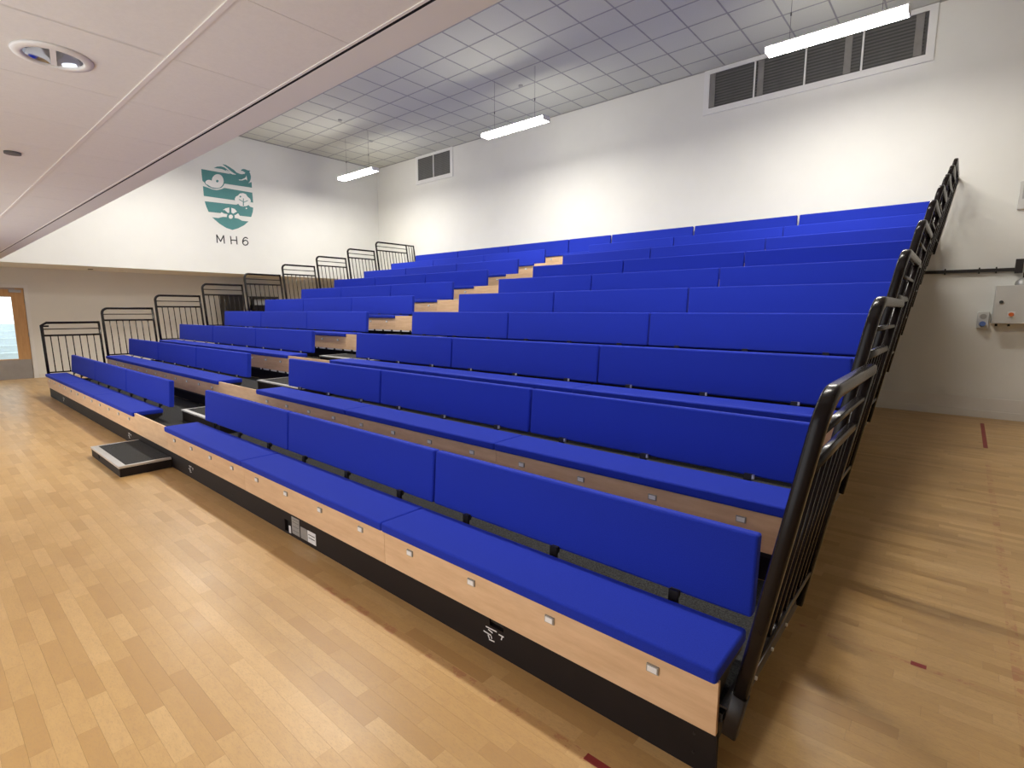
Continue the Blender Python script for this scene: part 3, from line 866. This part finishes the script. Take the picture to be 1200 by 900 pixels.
# ================================================================== HANGING LAMPS
def hanging_lamp(cx, cy, label):
    z0, z1, L_ = 4.955, 5.035, 1.52
    t = thing('hanging_lamp', label, 'lamp', (cx, cy, z0), 'hanging linear lamps')
    prof = [(-0.10, 0.06), (-0.094, 0.0), (0.094, 0.0), (0.10, 0.06)]
    MB().prism(prof, lambda a, b, d: (-L_ / 2 + d, a, b), L_).build('diffuser', M_LAMP, t)
    ld = bpy.data.lights.new('lamp_light', 'AREA')
    ld.shape = 'RECTANGLE'
    ld.size, ld.size_y = L_ - 0.02, 0.17
    ld.spread = math.radians(176)
    ld.color = (1.0, 0.95, 0.86)
    ld.energy = LAMP_WATTS
    lo = bpy.data.objects.new('lamp_light', ld)
    lo.location = (0, 0, -0.004)
    link(lo, t)
    boxo('housing', M_FRAME, t, -L_ / 2, L_ / 2, -0.103, 0.103, 0.061, 0.08)
    for s in (-1, 1):
        boxo('end_cap', M_FRAME, t, s * (L_ / 2 + 0.006) - 0.006, s * (L_ / 2 + 0.006) + 0.006, -0.106, 0.106, -0.001, 0.081)
        w = MB().cyl((s * 0.5, 0, 0.08), (s * 0.5, 0, CEIL_Z - z0), 0.003, 6).build('hanging_wire', M_GRILLE2, t)
        MB().cyl((s * 0.5, 0, 0.40), (s * 0.5, 0, 0.44), 0.010, 8).build('wire_grip', M_GRILLE, w)
LXC = (-1.12, -6.37, -11.62)
for x, lb in zip(LXC, ('lit linear hanging lamp in front of the long four-bay vent', 'lit linear hanging lamp between the long vent and the small vent', 'lit linear hanging lamp in the corner by the crest wall')):
    hanging_lamp(x, 6.38, lb)
FRONT_LAMP_Y = 2.05
for x, lb in zip(LXC, ('lit linear hanging lamp behind the bulkhead at the control box end', 'lit linear hanging lamp behind the bulkhead over the aisle', 'lit linear hanging lamp behind the bulkhead by the crest wall')):
    hanging_lamp(x, FRONT_LAMP_Y, lb)

# ================================================================== DOWNLIGHT AND SENSOR IN THE LOW CEILING
t = thing('downlight', 'round recessed downlight with white rim and mirrored reflector in low ceiling', 'downlight', (DLX, DLY, LOW_Z))
def lathe(profile, n=40):
    m = MB()
    k = len(profile)
    for i in range(n):
        a = 2 * math.pi * i / n
        for (r_, z) in profile:
            m.v.append((r_ * math.cos(a), r_ * math.sin(a), z))
    for i in range(n):
        for j in range(k - 1):
            p, q = i * k + j, ((i + 1) % n) * k + j
            m.f.append((p, q, q + 1, p + 1)); m.smooth.append(True)
    return m
lathe([(0.088, 0.004), (0.088, -0.008), (0.094, -0.012), (0.118, -0.008), (0.122, -0.0005), (0.10, -0.0002)]).build('rim', M_FRAME, t)
lathe([(0.0875, -0.002), (0.078, 0.025), (0.060, 0.052), (0.03, 0.062), (0.0005, 0.063)]).build('reflector', M_REFLECT, t)
boxo('cross_baffle', M_FRAME, t, -0.086, 0.086, -0.009, 0.009, -0.004, 0.010).rotation_euler = (0, 0, math.radians(170))
tag(MB().cyl((0, 0, -0.012), (0, 0, 0), 0.040, 20).build('ceiling_sensor', M_GRILLE, None, (-3.98, -1.055, LOW_Z - 0.0005)), 'small dark round sensor on the low ceiling', 'sensor')
tag(MB().cyl((0, 0, -0.015), (0, 0, 0), 0.05, 16).build('soffit_spot', M_GRILLE, None, (-14.9, 1.35, LOW_Z - 0.0005)), 'small dark spot fitting under the white crest wall ledge', 'spot light')
tag(MB().cyl((0, 0, -0.02), (0, 0, 0), 0.045, 16).build('smoke_alarm', M_FRAME, None, (-14.9, 2.0, LOW_Z - 0.0005)), 'small white disc under the white crest wall ledge', 'smoke alarm')

# ================================================================== THINGS ON THE BACK WALL, RIGHT
wy = WALL_Y - 0.001
t = thing('control_box', 'light grey control box with black knob and orange switch on the back wall', 'control box', (1.06, wy, 1.372))
cb = weighted(obj_from('enclosure', bevel_mesh('enclosure', M_BOX, (-0.315, 0.315, -0.20, 0, 0, 0.53), 0.008, 2), t))
boxo('door_panel', M_BOX, t, -0.305, 0.305, -0.208, -0.2005, 0.01, 0.52)
MB().cyl((-0.24, -0.222, 0.30), (-0.24, -0.208, 0.30), 0.022, 16).build('key_knob', M_INK, t)
sw = boxo('switch_plate', M_LABEL, t, -0.165, -0.085, -0.214, -0.208, 0.09, 0.17)
MB().cyl((-0.125, -0.236, 0.13), (-0.125, -0.214, 0.13), 0.028, 16).build('switch_knob', M_ORANGE, sw)
boxo('label_strip', M_LABEL, t, -0.02, 0.12, -0.2095, -0.208, 0.45, 0.49)
for x in (-0.26, -0.13):
    MB().cyl((x, -0.1, -0.035), (x, -0.1, 0.0), 0.014, 10).build('cable_gland', M_INK, t)
t = thing('conduit_cap', 'grey rubber cable hood on top of the control box', 'cable hood', (1.02, wy - 0.10, 1.902))
lathe([(0.085, 0.0), (0.08, 0.05), (0.045, 0.085), (0.02, 0.10), (0.0005, 0.10)], 20).build('hood', M_PLATE, t)
MB().cyl((0, 0, 0.09), (0, 0, 0.17), 0.012, 8).build('cable', M_INK, t)
t = thing('wall_socket', 'small grey wall socket with blue plug beside the control box', 'socket', (0.655, wy, 1.30))
weighted(obj_from('socket_body', bevel_mesh('socket_body', M_BOX, (-0.065, 0.065, -0.07, 0, 0, 0.24), 0.01, 2), t))
MB().cyl((0, -0.075, 0.17), (0, -0.07, 0.17), 0.038, 18).build('dial', M_PLATE, t)
MB().cyl((0, -0.12, 0.07), (0, -0.07, 0.06), 0.035, 18).build('blue_plug', M_BLUEP, t)
t = thing('cable_trunking', 'black horizontal trunking arm with end bracket on the back wall', 'trunking', (0.3, wy, 2.10))
boxo('arm', M_BLACK, t, -0.9, 0.62, -0.05, -0.015, 0.0, 0.045)
boxo('end_bracket', M_BLACK, t, 0.62, 0.70, -0.085, 0.0, -0.03, 0.16)
for x in (-0.13, 0.25, 0.43):
    boxo('clip', M_BLACK, t, x - 0.008, x + 0.008, -0.055, 0.0, -0.02, 0.065)
t = thing('speaker_plate', 'grey rectangular plate high on the back wall past the rails', 'wall plate', (1.02, wy, 2.93))
weighted(obj_from('plate', bevel_mesh('plate', M_BOX, (-0.16, 0.16, -0.035, 0, 0, 0.375), 0.008, 2), t))
boxo('inset', M_PLATE, t, -0.12, 0.12, -0.037, -0.0351, 0.14, 0.32)

# ================================================================== BLACK STAND IN THE LEFT RECESS
t = thing('storage_stand', 'black open stand with pale panels beside the recessed wall behind left rails', 'stand', (-15.3, 5.05, 0))
boxo('cabinet', M_BLACK, t, -0.25, 0.25, -0.72, -0.30, 0.001, 1.97)
boxo('top_bar', M_BLACK, t, -0.2, 0.2, -0.02, 0.75, 1.88, 1.95)
boxo('top_bar', M_BLACK, t, -0.2, 0.2, 0.03, 0.75, 1.55, 1.70)
boxo('pale_panel', M_LABEL, t, -0.02, 0.02, -0.15, -0.03, 1.60, 1.93)
for yv in (0.06, 0.70):
    boxo('upright', M_BLACK, t, -0.05, 0.05, yv - 0.03, yv + 0.03, 0.001, 1.88)
boxo('pale_panel', M_LABEL, t, -0.02, 0.02, 0.1, 0.66, 1.71, 1.87)
boxo('pale_panel', M_LABEL, t, -0.02, 0.02, -0.29, -0.18, 0.3, 1.86)
boxo('lower_panel', M_BLACK, t, -0.05, 0.05, 0.1, 0.66, 0.3, 1.549)

# ================================================================== RED TAPE ON THE FLOOR
def tape(label, x0, x1, y0, y1):
    o = MB().box(x0, x1, y0, y1, 0.0003, 0.0012).build('floor_tape', M_TAPE)
    tag(o, label, 'floor tape', 'scraps of red floor tape')
tape('dark red strip of floor tape running to the back wall skirting', 0.752, 0.792, 6.32, 8.06)
tape('short red scrap of floor tape alone on the boards past the rails', 0.413, 0.468, 1.160, 1.190)
tape('red scrap of floor tape in front of the kick panel end', -0.412, -0.25, -0.202, -0.172)
